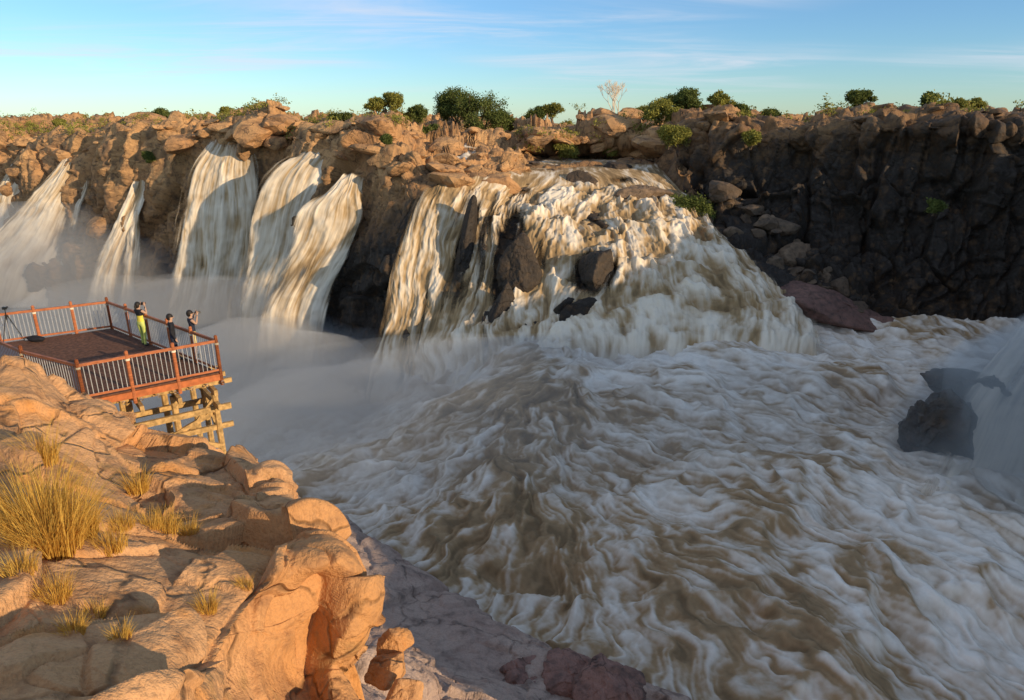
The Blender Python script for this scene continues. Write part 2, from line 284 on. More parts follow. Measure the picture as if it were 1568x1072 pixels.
# ------------------------------------------------------------ cascade sheet
B=A[3:11,NC0:NC1,:3].copy(); nr,nc=480,560
W=grid_from(B,nr,nc); n=upn(W)
s=np.linspace(0,8,nc)[None,:]+np.zeros((nr,1)); l=np.linspace(3,10,nr)[:,None]+np.zeros((1,nc))
dl=np.linalg.norm(np.diff(W,axis=0),axis=-1); L=np.concatenate([np.zeros((1,nc)),np.cumsum(dl,0)],0)
sm=s*6.0
steep=sstep(1-np.abs(n[...,2]),.25,.7)
wob=vn(np.stack([sm*.15,L*.10,sm*0],-1),3)*1.6+vn(np.stack([sm*.5,L*.3,sm*0],-1),4)*.5
st1=fbm(np.stack([(sm+wob)*.5,L*.05,sm*0+2],-1),3,21); st2=fbm(np.stack([(sm+wob)*1.5,L*.14,sm*0+5],-1),3,31); st3=fbm(np.stack([(sm+wob)*4,L*.3,sm*0+5],-1),2,37)
rp=fbm(np.stack([(sm+wob)*.9,L*.33,sm*0+8],-1),4,39); rp2=fbm(np.stack([(sm+wob)*2.4,L*.9,sm*0+8],-1),3,49)
tb=fbm(W*np.array([.35,.22,.3])+3,4,41)
rap=sstep(l,4.2,5.2)
H=.75+rap*(steep*(st1*.5+st2*.18)+(1-steep)*(tb*1.0+rp*.6+st2*.10)+rp2*.18)
for (cs,cl,rs,rl,hh) in((5,6.4,3,.16,.9),(6,7.5,2.5,.14,.8),(4.5,8.9,3,.18,.6),(6.8,8.3,1.5,.14,.7),(5.5,5.3,2,.16,.8),(6.2,5.9,1.2,.13,.6),(4.4,7.0,.8,.13,.5)): H=H+hh*np.exp(-((s-cs)/rs)**2-((l-cl+.8*tb)/rl)**2)
H=H-1.0*np.exp(-((s-3.6)/.7)**2)*sstep(l,6.5,8)   # slack between the two arms of the fall
smin=np.interp(l,[3,3.6,4,4.5,5,10],[4.2,3.2,2.2,1.0,.05,-.1]); al=sstep(s-smin-.35*st1,-.1,.45)
al*=1-sstep(s+.5*tb,7.3,7.95)
gap=0
for (cs,cl,rs,rl,a0) in((1.62,6.6,.27,1.4,1.25),(2.95,7.1,.38,1.3,1.5),(4.62,7.55,.34,.7,1.5),(.95,7.8,.12,1.6,.7),(2.2,6.2,.13,.9,.8),(2.35,8.3,.12,.9,.6),(3.0,5.0,.4,.25,.8),(5.6,4.6,.5,.15,.8),(3.7,6.9,.12,.6,.7),(5.5,7.2,.15,.3,.6)): gap=gap+a0*np.exp(-((s-cs+.15*st2)/rs)**2-((l-cl)/rl)**2)
al=al*(1-np.clip(gap,0,1)); al=al*(1-sstep(-st1-.3*st2,.1,.5)*sstep(3.6-s,0,1)*sstep(l,5,5.6)*.6)
foam=.45+steep*(.30*st1+.38*st2+.28*st3)+(1-steep)*(.50*tb+.6*rp+.30*st2+.25*st3)+.28*rp2; foam+=sstep(l,8.2,9.5)*.32; foam-=.08*sstep(5.4-l,0,1)
W2=W+n*H[...,None]+np.array([0,-.35,0]); W2[...,2]-=3.0*sstep(l,9.5,10)*sstep(s,2,3)
mesh_obj("cascade_water",W2,gfaces(nr,nc),M_fall,{"foam":np.clip(foam,0,1),"alpha":np.clip(al,0,1)},np.stack([sm,L],-1))
# ------------------------------------------------------------ waterfalls
def ribbon(name,rows,seed,push=2.2,na=130,nl=240,dens=1.0,fo=0.,bulge=.6,wide=.16,soft=.5):
    Cn=[]
    for i,(ul,ur,v,Y) in enumerate(rows):
        ww=(ur-ul)*wide*min(1,i/2+.3); a=np.array(S(ul-ww,v,Y-push)); b=np.array(S(ur+ww,v,Y-push)); m=(a+b)/2+np.array([0,-bulge,0]); Cn.append([a,m,b])
    W=grid_from(Cn,nl,na); wd=np.linalg.norm(W[:,-1]-W[:,0],axis=-1)[:,None]; t=np.linspace(0,1,na)[None,:]+np.zeros((nl,1))
    sm=t*wd.mean(); dl=np.linalg.norm(np.diff(W[:,na//2],axis=0),axis=-1); L=np.concatenate([[0],np.cumsum(dl)])[:,None]+np.zeros((1,na)); n=normals(W); n*=np.where(n[...,1:2].mean()>0,-1,1)
    z0=sm*0+seed*3.7; wb=vn(np.stack([sm*.2,L*.09,z0],-1),3)*1.2; st1=fbm(np.stack([(sm+wb)*.4,L*.05,z0],-1),3,seed); st2=fbm(np.stack([(sm+wb)*1.4,L*.11,z0],-1),3,seed+9); st3=fbm(np.stack([(sm+wb)*5,L*.25,z0],-1),2,seed+19); pf=fbm(np.stack([(sm+wb)*.6,L*.4,z0],-1),3,seed+29)
    W=W+n*(st1*.6+st2*.15+pf*.35)[...,None]
    e=np.minimum(t,1-t)*2; lf=L/L.max(); ef=sstep(e+.3*st1+.2*st2,.0,soft+.25*lf)
    al=ef*np.clip(1.05+.8*st1+.3*pf,0,1)*dens; al*=sstep(lf,0,.03); foam=.50+.32*st1+.34*st2+.24*st3+.25*pf+.25*lf+fo
    return mesh_obj(name,W,gfaces(nl,na),M_fall,{"foam":np.clip(foam,0,1),"alpha":np.clip(al,0,1)},np.stack([sm,L],-1))
ribbon("waterfall",[(330,374,208,141),(325,382,224,134),(303,387,262,131),(288,387,320,129),(278,384,390,127.5),(260,376,470,126),(240,370,560,124)],1)
ribbon("waterfall",[(478,522,214,129),(450,508,238,121),(415,494,270,118.5),(395,478,325,117),(385,470,390,115),(368,458,460,113),(345,445,590,111)],2)
ribbon("waterfall",[(530,562,266,114),(510,556,290,111.5),(470,550,325,110),(450,532,375,109),(430,512,425,108),(400,490,490,107),(370,465,620,105)],3)
ribbon("waterfall",[(105,125,232,162),(95,128,250,158),(65,132,285,155),(25,112,330,153),(-25,95,390,150),(-60,80,470,147)],4)
ribbon("waterfall",[(35,54,225,170),(25,54,245,167),(0,46,285,164),(-40,38,340,161),(-80,30,420,158)],5)
ribbon("waterfall",[(212,224,270,146),(200,222,300,144),(178,205,345,142),(150,185,410,140),(130,180,480,138)],6,dens=.85,push=3)
ribbon("waterfall",[(208,216,320,143),(200,216,360,141),(188,212,410,139),(170,210,480,137)],7,dens=.8,push=3)
ribbon("waterfall",[(290,310,325,133),(278,305,370,131),(262,300,430,129),(245,300,500,127)],8,dens=.8)
ribbon("waterfall",[(695,730,203,160),(690,734,214,148),(685,738,232,132),(685,748,252,118)],9,push=2.5,bulge=.3)
ribbon("waterfall",[(1560,1790,480,66),(1525,1790,555,60),(1485,1790,620,56),(1445,1780,700,52.5),(1400,1760,790,46.5),(1330,1760,890,39)],10,push=1.2,bulge=1.0,fo=.5,na=200,soft=.7,dens=1.0)
# ------------------------------------------------------------ plunge basin (line-integrated turbulence)
us=[300,420,540,640,730,820,930,1050,1250,1450,1650,1850]
rows_=[(490,[143,143,138,128,100,88,84,83,83,84,85,86]),(540,[121,120,118,110,86,77,75.5,75,75,76,77.5,78]),(595,[103,102,97,84,72,68,67,66.3,66.3,67,69,70]),(650,[88,84,76,66,62,60,59.5,59,59.3,60,61,62]),(710,[74,67,59,55.5,53.5,53,52.5,52,52,52.5,53,54]),
(780,[55,51.5,48.8,47.5,46.3,45.7,45.5,45.3,45.3,45.5,46,46]),(860,[44,43,42,41,40.3,40,39.8,39.4,39.4,39.5,40,40]),(950,[36.5,36,35.6,35,34.7,34.5,34.3,34.2,34.2,34.2,34.5,34.5]),(1060,[30,29.8,29.5,29.3,29.2,29.1,29,29,29,29,29,29]),(1220,[24]*12)]
Cn=[[S(u,v,y) for u,y in zip(us,ys)] for v,ys in rows_]
nr,nc=700,900; W=grid_from(Cn,nr,nc); n=upn(W)
X=W[...,0].astype(np.float32); Yy=W[...,1].astype(np.float32)
def flow(x,y):
    k=sstep(x,-14,20); fx=-.95+1.5*k; fy=-.40-.45*k
    a=.07; fx=fx+.7*vn2(x*a,y*a,77); fy=fy+.7*vn2(x*a+9,y*a,78)
    m=np.sqrt(fx*fx+fy*fy)+1e-4; return fx/m,fy/m
fr=(.16,.42,.95,2.1,4.2); Ls=(1.6,1.2,1.0,.9,.6)
acc=[0]*5; tw=[0]*5; DS=.16
wx=X+1.1*vn2(X*.35,Yy*.35,5)+.35*vn2(X*1.1,Yy*1.1,15); wy=Yy+1.1*vn2(X*.35+7,Yy*.35,6)+.35*vn2(X*1.1+3,Yy*1.1,16)
for sgn in(1,-1):
    x,y=wx.copy(),wy.copy()
    for k in range(10):
        d=k*DS
        for j in range(5):
            if d>Ls[j]*1.6: continue
            if j<2 and k%2: continue
            wgt=math.exp(-(d/Ls[j])**2); acc[j]=acc[j]+vn2(x*fr[j]+j*13,y*fr[j]+j*5,101+j)*wgt; tw[j]+=wgt
        fx,fy=flow(x,y); x=x+sgn*fx*DS; y=y+sgn*fy*DS
n0,n1,n2_,n3_,n4_=[a/t for a,t in zip(acc,tw)]
n2_=n2_*1.3; n3_=n3_*1.8; n4_=n4_*2.2
iso=vn2(X*1.3+3,Yy*1.3,201)*.5+vn2(X*2.9,Yy*2.9,202)*.3+vn2(X*6.1,Yy*6.1,203)*.2
ridge=1-np.abs(n1)*1.6
H=n0*1.1+ridge*.55+n2_*.30+n3_*.13+.06*n4_+.15*iso
W2=W+n*H[...,None]
lowf=vn2(X*.06,Yy*.06,9)
foam=.61+.12*n2_+.20*n3_+.18*n4_+.15*iso+.12*n1+.16*lowf-.28*sstep(n0*.7+ridge*.6-.3*n2_,.35,1.05)
foam+=sstep(Yy,62,76)*.2
for (cx,cy,rx,ry,a_) in((9,64,13,4.5,.2),(2,42,8,5,.18),(18,55,9,4,.10),(-10,62,7,4,.12),(16,34,7,4,.1)): foam-=a_*np.exp(-((X-cx)/rx)**2-((Yy-cy)/ry)**2)
foam+=.3*np.exp(-((X-36)/9)**2-((Yy-50)/10)**2)
mesh_obj("river_basin_water",W2,gfaces(nr,nc),M_basin,{"foam":np.clip(foam,0,1)},np.stack([X,Yy],-1))
gx=np.linspace(-260,20,160); gy=np.linspace(30,240,120); XX,YY=np.meshgrid(gx,gy); ZZ=-44+fbm(np.stack([XX*.1,YY*.1,XX*0],-1),4,3)*1.5
mesh_obj("gorge_river",np.stack([XX,YY,ZZ],-1),gfaces(120,160),M_basin,{"foam":.85+0*XX},np.stack([XX,YY],-1))
# ------------------------------------------------------------ foreground rock
FG=[[(-400,560,17),(0,562,17),(80,598,17),(165,650,17.5),(300,692,20.3),(395,742,17),(432,776,14.5)],
[(-400,640,12),(0,650,13),(90,680,13),(180,720,13),(280,735,14),(370,770,13),(470,806,12.8)],
[(-400,740,9),(0,760,9.5),(110,790,9.5),(220,800,10),(320,810,10.5),(430,820,10.8),(515,852,10.8)],
[(-400,850,7),(0,860,7.3),(110,870,7.5),(220,880,7.8),(330,885,8.2),(430,880,8.9),(535,885,9.6)],
[(-400,950,5.6),(0,960,5.8),(110,965,6),(220,970,6.2),(335,960,7.2),(440,960,8.5),(538,960,9.3)],
[(-400,1080,4.4),(0,1080,4.6),(110,1080,4.8),(220,1080,5.1),(345,1080,6.4),(450,1080,8.0),(530,1080,8.9)]]
FG=[[S(*p) for p in r] for r in FG]
def off(p,d): return (p[0]+d[0],p[1]+d[1],p[2]+d[2])
FG=[[off(p,(0,4,-36)) for p in FG[0]],[off(p,(0,2,-7)) for p in FG[0]]]+FG+[[(-9,2,-4.2),(-5,2,-4.6),(-4,2,-4.8),(-3,2,-5),(-2,2.2,-5.2),(-.8,3,-7.4),(-.4,6,-9.5)],[(-9,-12,-1.9),(-5,-12,-1.9),(-3,-12,-1.9),(-1,-12,-2.3),(2,-12,-3.5),(6,-12,-6),(9,-10,-10)]]
FG=[r+[off(r[-1],(.15,.7,-5)),off(r[-1],(.4,1.5,-22))] for r in FG]
nr,nc=720,740; W=grid_from(FG,nr,nc); n=upn(W)
H=rock_h(W,3.0,61,(1,.8,1.4),1.3,.06,.45,.025)*.32+rock_h(W,1.3,62,(1,1,1.3),1.1,.06,.45,.05)*.17+rock_h(W,.5,63,(1,1,1),1.,.05,.5,.08)*.06+fbm(W/1.8,5,64)*.16+fbm(W/.22,3,66)*.016
W=W+n*H[...,None]; FGv=W
mesh_obj("foreground_rock",W,gfaces(nr,nc),M_fg,{"wet_shade":W[...,0]*0})
def fg_point(x,y):
    q=FGv[60:].reshape(-1,3); d=(q[:,0]-x)**2+(q[:,1]-y)**2; k=np.argsort(d)[:12]; return q[k][np.argmax(q[k,2])]
SL=[[(380,700,58),(470,740,52),(560,800,45),(680,860,40),(790,930,35),(900,985,31),(1050,1030,29),(1200,1100,27)],
[(360,745,50),(430,765,47.5),(545,832,41),(650,895,36.4),(760,962,32.3),(865,1018,29.3),(1000,1070,26.8),(1150,1150,24)],
[(330,800,38),(410,815,36),(500,860,33),(590,930,29.5),(690,990,27),(790,1050,25),(920,1100,24),(1100,1190,22)],
[(300,860,27),(400,900,25),(500,940,23),(590,1000,21.5),(680,1060,20),(780,1110,19),(900,1170,18.5),(1050,1250,18)],
[(300,980,19),(400,1000,18),(500,1030,17),(590,1080,16),(670,1150,15),(780,1200,14),(900,1260,14),(1050,1340,13)],
[(300,1100,13),(400,1150,12),(500,1200,12),(590,1250,11),(670,1350,10),(780,1400,10),(900,1500,10),(1050,1600,9)]]
SL=[[S(*p) for p in r] for r in SL]; SL[0]=[(p[0],p[1],-36) for p in SL[0]]; SL[1]=[(p[0],p[1],p[2]+.8) for p in SL[1]]; nr,nc=420,520; W=grid_from(SL,nr,nc); n=upn(W)
H=rock_h(W,7,71,(1,.7,1),1.0,.08)*.22+rock_h(W,2.6,72,crack=.08)*.17+rock_h(W,.9,73,crack=.08)*.12+fbm(W/3,5,74)*.35
W=W+n*H[...,None]; mesh_obj("shore_rock_slab",W,gfaces(nr,nc),M_slab,{"wet_shade":np.clip(sstep(-W[...,2],27.7,28.9)*.7,0,1)})
def bl(u,v,Y,size,rot=(0,0,0),seed=1,wet_shade=.5,mat=None,name="boulder",**k): return boulder(name,S(u,v,Y),size,rot,seed,mat,wet_shade,**k)
bl(797,425,90.3,(2.5,3,6.6),(.1,.05,0),2,.9); bl(914,430,87.3,(2.5,3,4.2),(.1,-.1,0),3,.9); bl(845,318,103,(3.2,2,1),(0,0,.2),4,.85); bl(712,400,95.2,(1.3,2.5,7.0),(0,.14,0),41,.98,dis=.3); bl(768,490,86.5,(1.6,2,4.2),(0,.15,0),42,.97)
bl(885,288,112,(2.6,2,1.9),(0,0,.3),5,.8); bl(938,257,122,(2.6,2,.9),(0,0,0),6,.9); bl(975,303,108,(5,3,1.4),(0,.05,.2),7,.35); bl(815,230,148,(4.0,3,3.6),(0,.1,.3),8,.1,M_far)
bl(1187,362,100,(2.9,2.5,2.5),(.2,.2,.4),9,.15); bl(1226,404,95,(2.9,2.5,2.2),(0,.2,1),10,.4); bl(1128,372,99,(2.6,2,2),(0,0,.5),11,.5); bl(1086,386,96,(2.2,2,1.6),(0,0,1),12,.6)
bl(1160,338,105,(2.4,2,1.8),(0,.3,.2),13,.4); bl(1275,470,87,(9.0,5,2.4),(0,.30,-.1),14,.4,M_red); bl(1350,502,84,(5,3,1.6),(0,.25,-.2),15,.4,M_red)
bl(1446,640,55,(2.6,3.5,2.9),(0,-.55,.2),16,.85,dis=.4,soft=40,planes=18); bl(1414,672,54,(1.3,2,1.8),(0,-.3,.0),19,.9,dis=.35,soft=30); bl(1490,600,57.5,(2.4,3,2.2),(0,-.5,.4),45,.85,dis=.4,planes=16)
bl(1015,330,110,(3,2.4,1.5),(0,0,.1),18,.7)
bl(590,1030,12.5,(.5,.5,.35),(0,.1,.3),20,0,M_fg); bl(620,1062,11.5,(.45,.5,.3),(0,.1,.9),21,0,M_fg); bl(600,985,13.2,(.4,.4,.3),(0,.2,.5),46,0,M_fg)
bl(880,1048,26.5,(1.9,1.6,1.1),(0,.1,.3),23,.2,M_red,dis=.3,planes=16); bl(945,1062,25.6,(2.0,1.5,1.2),(0,.2,.9),24,.2,M_red,dis=.3,planes=16); bl(800,1045,26.5,(1.8,1.6,1.0),(0,.1,.3),25,.15,M_red,dis=.3,planes=16)
bl(115,662,15.2,(1.3,1.0,.5),(0,.1,.3),26,0,M_fg)
# ------------------------------------------------------------ vegetation
def cyl(p,q,r0,r1,k=6):
    p,q=np.array(p,float),np.array(q,float); d=q-p; d/=np.linalg.norm(d)+1e-9; a=np.cross(d,[0,0,1.]) if abs(d[2])<.9 else np.cross(d,[1.,0,0]); a/=np.linalg.norm(a); b=np.cross(d,a)
    t=np.linspace(0,2*math.pi,k,endpoint=False); c=np.cos(t)[:,None]*a+np.sin(t)[:,None]*b; V=np.concatenate([p+c*r0,q+c*r1]); i=np.arange(k); j=(i+1)%k
    return V,np.stack([i,j,j+k,i+k],-1)
class Acc:
    def __init__(s): s.V=[];s.F=[];s.o=0
    def add(s,V,Fc): s.V.append(V);s.F.append(Fc+s.o);s.o+=len(V)
    def obj(s,name,mat,parent=None,smooth=False,attrs=None): return mesh_obj(name,np.concatenate(s.V),np.concatenate(s.F),mat,attrs,None,smooth,parent)
M_bark=simple("bark",(.16,.11,.07),.9,.4,8); M_pale=simple("pale_bark",(.72,.58,.42),.8,.2,8)
M_leaf=leafmat("foliage",(.06,.085,.025),(.19,.21,.06)); M_leafy=leafmat("foliage_yellow",(.15,.15,.035),(.36,.33,.08)); M_grass=leafmat("dry_grass",(.50,.26,.05),(.80,.52,.12),.35)
def leaves(centers,rad,per,size,rng,flat=.8):
    n=len(centers)*per; c=np.repeat(centers,per,0)+rng.normal(size=(n,3))*np.array([1,1,flat])*rad*.5
    a=rng.normal(size=(n,3)); a/=np.linalg.norm(a,axis=1,keepdims=True); b=np.cross(a,rng.normal(size=(n,3))); b/=np.linalg.norm(b,axis=1,keepdims=True)
    s=(size*rng.uniform(.5,1.2,n))[:,None]; V=np.stack([c-a*s,c+b*s*.45,c+a*s,c-b*s*.45],1).reshape(-1,3); Fc=np.arange(n*4).reshape(n,4); tint=np.repeat(np.clip(np.repeat(rng.random(len(centers)),per)*.6+rng.random(n)*.4,0,1),4); return V,Fc,tint
def grow(acc,tips,p,d,L,r,depth,rng,spread,up=.12):
    q=p+d*L; acc.add(*cyl(p,q,r,r*.7,5)); tips.append(q)
    if depth==0: return
    for k in range(rng.integers(2,4)):
        nd=d+rng.normal(size=3)*spread+np.array([0,0,up]); nd/=np.linalg.norm(nd); grow(acc,tips,q,nd,L*rng.uniform(.6,.85),max(r*.62,.035),depth-1,rng,spread,up)
def tree(name,base,h,seed,leaf=True,mat=None,bark=None,per=70,crown=.16,leafsize=.2,spread=.45,depth=3,stems=3,wide=1.0,up=.3,rk=.022):
    rng=np.random.default_rng(seed); e=empty(name,base); acc=Acc(); tips=[]
    for k in range(stems):
        d=np.array([rng.normal()*.35*wide,rng.normal()*.3,1.]); d/=np.linalg.norm(d); grow(acc,tips,np.array([rng.normal()*.1*h*.3,0,-.5]),d,h*.33,h*rk,depth,rng,spread*wide,up)
    acc.obj("trunk_and_limbs",bark or M_bark,e)
    if leaf:
        t=np.array([x for x in tips if x[2]>h*.12]); V,Fc,ti=leaves(t,h*crown,per,leafsize,rng); mesh_obj("foliage",V,Fc,mat or M_leaf,{"tint":ti},None,False,e)
    return e
Tsel=T[(rowpar>1.8)&(rowpar<6)&(colpar>=0)&(colpar<NC1+8)]
def gz(x,y):
    d=(Tsel[:,0]-x)**2+(Tsel[:,1]-y)**2; k=np.argpartition(d,14)[:14]; return float(Tsel[k,2].max())
def on(u,Y): 
    x=(u-784)*HK*Y; return (x,Y,gz(x,Y)-.1)
ly=dict(mat=M_leafy)
for i,(u,Y,h,kw) in enumerate([(700,172,8.5,dict(crown=.13)),(738,168,12.0,dict(wide=.8,crown=.12)),(762,166,7.5,dict(crown=.13)),(680,172,5.5,{}),(718,176,10.,dict(wide=.8,crown=.12)),(600,160,5,ly),(578,160,4,ly),(640,165,4.5,{}),(655,160,4,{}),(525,160,4.6,{}),(618,170,4,ly),(783,180,4,ly),(800,190,4,{}),
  (1030,146,6.5,ly),(1052,144,6,{}),(1015,140,6,ly),(870,205,5.5,ly),(845,205,5,ly),(245,168,4,{}),(395,160,4.5,ly),(350,170,3,ly),(1180,136,3.6,{}),(1310,130,3.8,{}),(1415,122,3.2,{}),(1265,135,3,ly),(900,207,5,{}),(1130,140,3,{}),(1100,145,4,ly),(985,205,6,ly),(825,206,5,{}),(90,190,3,ly),(1490,116,2,ly),(1460,116,2,ly),(1440,117,2,ly),(960,206,4,{})]):
    kk=dict(stems=5,wide=1.0,leafsize=.25,crown=.14,per=70,spread=.55); kk.update(kw); tree("shrub_tree" if h<6 else "acacia_tree",on(u,Y),h,100+i,**kk)
tree("bare_tree",on(942,203),10.5,33,leaf=False,bark=M_pale,depth=5,spread=.42,stems=3,rk=.02)
tree("riverside_bush",S(1046,348,105),5.0,44,per=150,crown=.24,leafsize=.24,stems=7,wide=1.5,up=.1)
tree("riverside_bush",S(862,243,140),3.6,45,mat=M_leafy,per=90,stems=6,wide=1.3); tree("riverside_bush",S(935,240,144),3.8,46,mat=M_leafy,per=90,stems=6,wide=1.3); tree("cliff_bush",S(1150,224,110.5),2.8,47,mat=M_leafy,stems=5); tree("cliff_bush",S(1025,225,118),4,50,mat=M_leafy,stems=6,per=110,wide=1.3); tree("cliff_bush",S(590,222,110),2.,48,stems=5); tree("cliff_bush",S(228,250,140),2.6,49,stems=5); tree("cliff_bush",S(1430,325,90),2.2,51,stems=5)
rng=np.random.default_rng(9); m=(rowpar>1.9)&(rowpar<4.3)&(colpar>0)&(colpar<NC1+8)&~((rowpar>2.7)&(colpar>NC0-.5)&(colpar<NC1+.2)); cand=T[m]; idx=rng.choice(len(cand),600); cc=[]
for i in idx:
    s_=rng.uniform(.4,1.3)*(1+cand[i][1]/350)
    for k in range(5): cc.append(cand[i]+np.array([rng.normal()*s_,rng.normal()*s_,abs(rng.normal())*s_*.5+.3]))
V,Fc,ti=leaves(np.array(cc),1.0,26,.27,rng); mesh_obj("scrub_vegetation",V,Fc,M_leafy,{"tint":ti},None,False)
def tuft(name,base,h,r,nb,seed):
    rng=np.random.default_rng(seed); ang=rng.uniform(0,6.28,nb); rr=r*np.sqrt(rng.random(nb))*.35; b=np.stack([np.cos(ang)*rr,np.sin(ang)*rr,np.zeros(nb)-.05],-1)+np.array(base)
    lean=rng.uniform(.05,.75,nb); hh=h*rng.uniform(.35,1.,nb)**1.2; a2=ang+rng.normal(size=nb)*.5; dx=np.stack([np.cos(a2),np.sin(a2),np.zeros(nb)],-1); side=np.stack([-np.sin(a2*3+1),np.cos(a2*3+1),np.zeros(nb)],-1)
    Vs=[]; w0=.0035+.003*h; K=5
    for k in range(K):
        f=k/(K-1); c=b+dx*(lean*hh*f**1.7)[:,None]+np.array([0,0,1.])*(hh*(f-.25*lean*f*f))[:,None]; ww=w0*(1-f*.85); Vs+=[c-side*ww,c+side*ww]
    V=np.stack(Vs,1); o=np.arange(nb)[:,None,None]*(2*K); q=np.array([[2*k,2*k+1,2*k+3,2*k+2] for k in range(K-1)])[None]; Fc=(q+o).reshape(-1,4)
    return mesh_obj(name,V.reshape(-1,3),Fc,M_grass,{"tint":np.repeat(rng.random(nb),2*K)},None,False)
def gt(u,v,Y,h,r,nb,seed):
    p=S(u,v,Y); q=fg_point(p[0],p[1]); tuft("grass_tuft",tuple(q),h,r,nb,seed)
for a in [(85,840,8.4,1.35,1.1,1000,1),(55,800,8.8,1.4,1.0,700,2),(115,810,9.0,1.0,.8,550,3),(170,820,8.8,.5,.6,300,4),(250,785,10.4,.55,.6,350,5),(285,775,10.8,.42,.5,280,6),(230,792,10.2,.45,.5,250,17),(210,728,13,.7,.6,300,7),(315,905,7.8,.38,.35,300,8),(85,900,7.0,.45,.5,300,9),(40,890,7.1,.4,.5,280,10),(110,950,6.2,.3,.35,240,11),(185,970,6.1,.25,.3,200,12),(375,890,8.5,.25,.3,180,13),(70,710,11.5,.9,.7,400,14),(190,805,9.8,.4,.5,260,15),(140,910,6.9,.28,.35,200,16)]: gt(*a)
# ------------------------------------------------------------ viewing platform
Z=-8.3
def dk(u,v):
    s_=(536-v)/F; k=(-SP+CP*s_)/(CP+SP*s_); return np.array(S(u,v,Z/k))
Apt,Bp,Ep,Fp,Dp,Cp=dk(338,570),dk(130,612),dk(45,588),dk(0,566),dk(-60,534),dk(172,503)
Fp2=dk(-60,560)
M_wood=simple("rail_timber",(.40,.13,.05),.6,.25,5,stretch=(1,1,4)); M_deck=simple("deck_boards",(.13,.06,.035),.9,.35,9); M_bal=simple("steel_baluster",(.55,.55,.55),.5,.1,5,metal=.3); M_post=simple("support_timber",(.45,.28,.11),.75,.35,6)
M_fas=simple("fascia_timber",(.45,.13,.04),.6,.2,5); M_cap=simple("pale_cap",(.7,.6,.45),.5,.1,5)
plat=empty("viewing_platform")
def beam(acc,p,q,w,h):
    p,q=np.array(p,float),np.array(q,float); d=q-p; L=np.linalg.norm(d); d/=L; up=np.array([0,0,1.]) if abs(d[2])<.95 else np.array([1.,0,0]); s_=np.cross(d,up); s_/=np.linalg.norm(s_); u_=np.cross(s_,d)
    V=[]; 
    for e,b in((p,1),(q,1)):
        for a_,c_ in((-1,-1),(1,-1),(1,1),(-1,1)): V.append(e+s_*a_*w/2+u_*c_*h/2)
    acc.add(np.array(V),np.array([[0,3,2,1],[4,5,6,7],[0,1,5,4],[1,2,6,5],[2,3,7,6],[3,0,4,7]]))
poly=[Apt,Bp,Ep,Fp,Fp2,Dp,Cp]
dirb=(Apt-Bp)[:2]; dirb/=np.linalg.norm(dirb); nb=np.array([-dirb[1],dirb[0]]); accb=Acc(); ts=[p[:2]@nb for p in poly]; t=min(ts)+.07
while t<max(ts):
    hits=[]
    for i in range(len(poly)):
        a=poly[i][:2];b=poly[(i+1)%len(poly)][:2]; ta,tb=a@nb-t,b@nb-t
        if ta*tb<0: p=a+(b-a)*ta/(ta-tb); hits.append(p@dirb)
    if len(hits)>=2:
        a0,a1=min(hits),max(hits); p=dirb*a0+nb*t; q=dirb*a1+nb*t; beam(accb,(p[0],p[1],Z-.02),(q[0],q[1],Z-.02),.132,.04)
    t+=.145
accb.obj("floor_boards",M_deck,plat)
ar,ap,ab,af,ac=Acc(),Acc(),Acc(),Acc(),Acc()
def railrun(p,q,np_):
    p=np.array(p);q=np.array(q); up=np.array([0,0,1.]); L=np.linalg.norm(q-p)
    for k in range(np_+1):
        c=p+(q-p)*k/np_; ap.add(*cyl(c+up*-.45,c+up*1.30,.062,.058,8)); ac.add(*cyl(c+up*1.0,c+up*1.07,.078,.078,8)); ap.add(*cyl(c+up*1.30,c+up*1.33,.058,.02,8))
    beam(ar,p+up*1.12,q+up*1.12,.07,.09); beam(ar,p+up*.10,q+up*.10,.05,.07)
    nbb=int(L/.13)
    for k in range(1,nbb): c=p+(q-p)*k/nbb; ab.add(*cyl(c+up*.12,c+up*1.08,.012,.012,5))
railrun(Bp,Apt,3); railrun(Ep,Bp,1); railrun(Fp,Ep,1); railrun(Apt,Cp,5); railrun(Cp,Dp,4); railrun(Fp2,Fp,1)
for p,q in((Bp,Apt),(Ep,Bp),(Fp,Ep),(Apt,Cp),(Cp,Dp)):
    o_=np.array([0,0,-.16]); beam(af,p+o_,q+o_,.06,.22)
ar.obj("handrails",M_wood,plat); ap.obj("railing_posts",M_wood,plat); ab.obj("balusters",M_bal,plat); af.obj("fascia",M_fas,plat); ac.obj("post_collars",M_cap,plat)
asu=Acc(); up=np.array([0,0,1.])
ctr=(Apt+Bp+Cp)/3; inw=(ctr-(Apt+Bp)/2); inw[2]=0; inw/=np.linalg.norm(inw)
for k in range(7):
    o_=inw*(k*.75+.2); beam(asu,Bp+o_+up*-.36+np.array([-.5,-.1,0]),Apt+o_+up*-.36+np.array([.35,.1,0])*(1 if k<3 else 0)-(Apt-Bp)*.08*max(0,k-2),.09,.16)
axA=(Apt-Bp)
for f in(.08,.36,.64,.92): beam(asu,Bp+axA*f-inw*.35+up*-.58,Bp+axA*f+inw*5+up*-.58,.12,.2)
def post(f,g_,top,bot,r=.11):
    p=Bp+axA*f+inw*g_; asu.add(*cyl(p+up*top,p+up*bot,r,r,8)); return p
for f,g_,b in((.93,.1,-3.4),(.93,1.6,-3.8),(.62,.3,-3.4),(.62,1.9,-3.6),(.30,.6,-2.9),(.93,3.4,-5.5),(.3,2.2,-3.6)): post(f,g_,-.6,b)
beam(asu,Bp+axA*-.02+inw*.1+up*-1.3,Bp+axA*1.05+inw*.1+up*-1.3,.12,.2); beam(asu,Bp+axA*.1+inw*.12+up*-1.95,Bp+axA*1.05+inw*.12+up*-2.0,.12,.18)
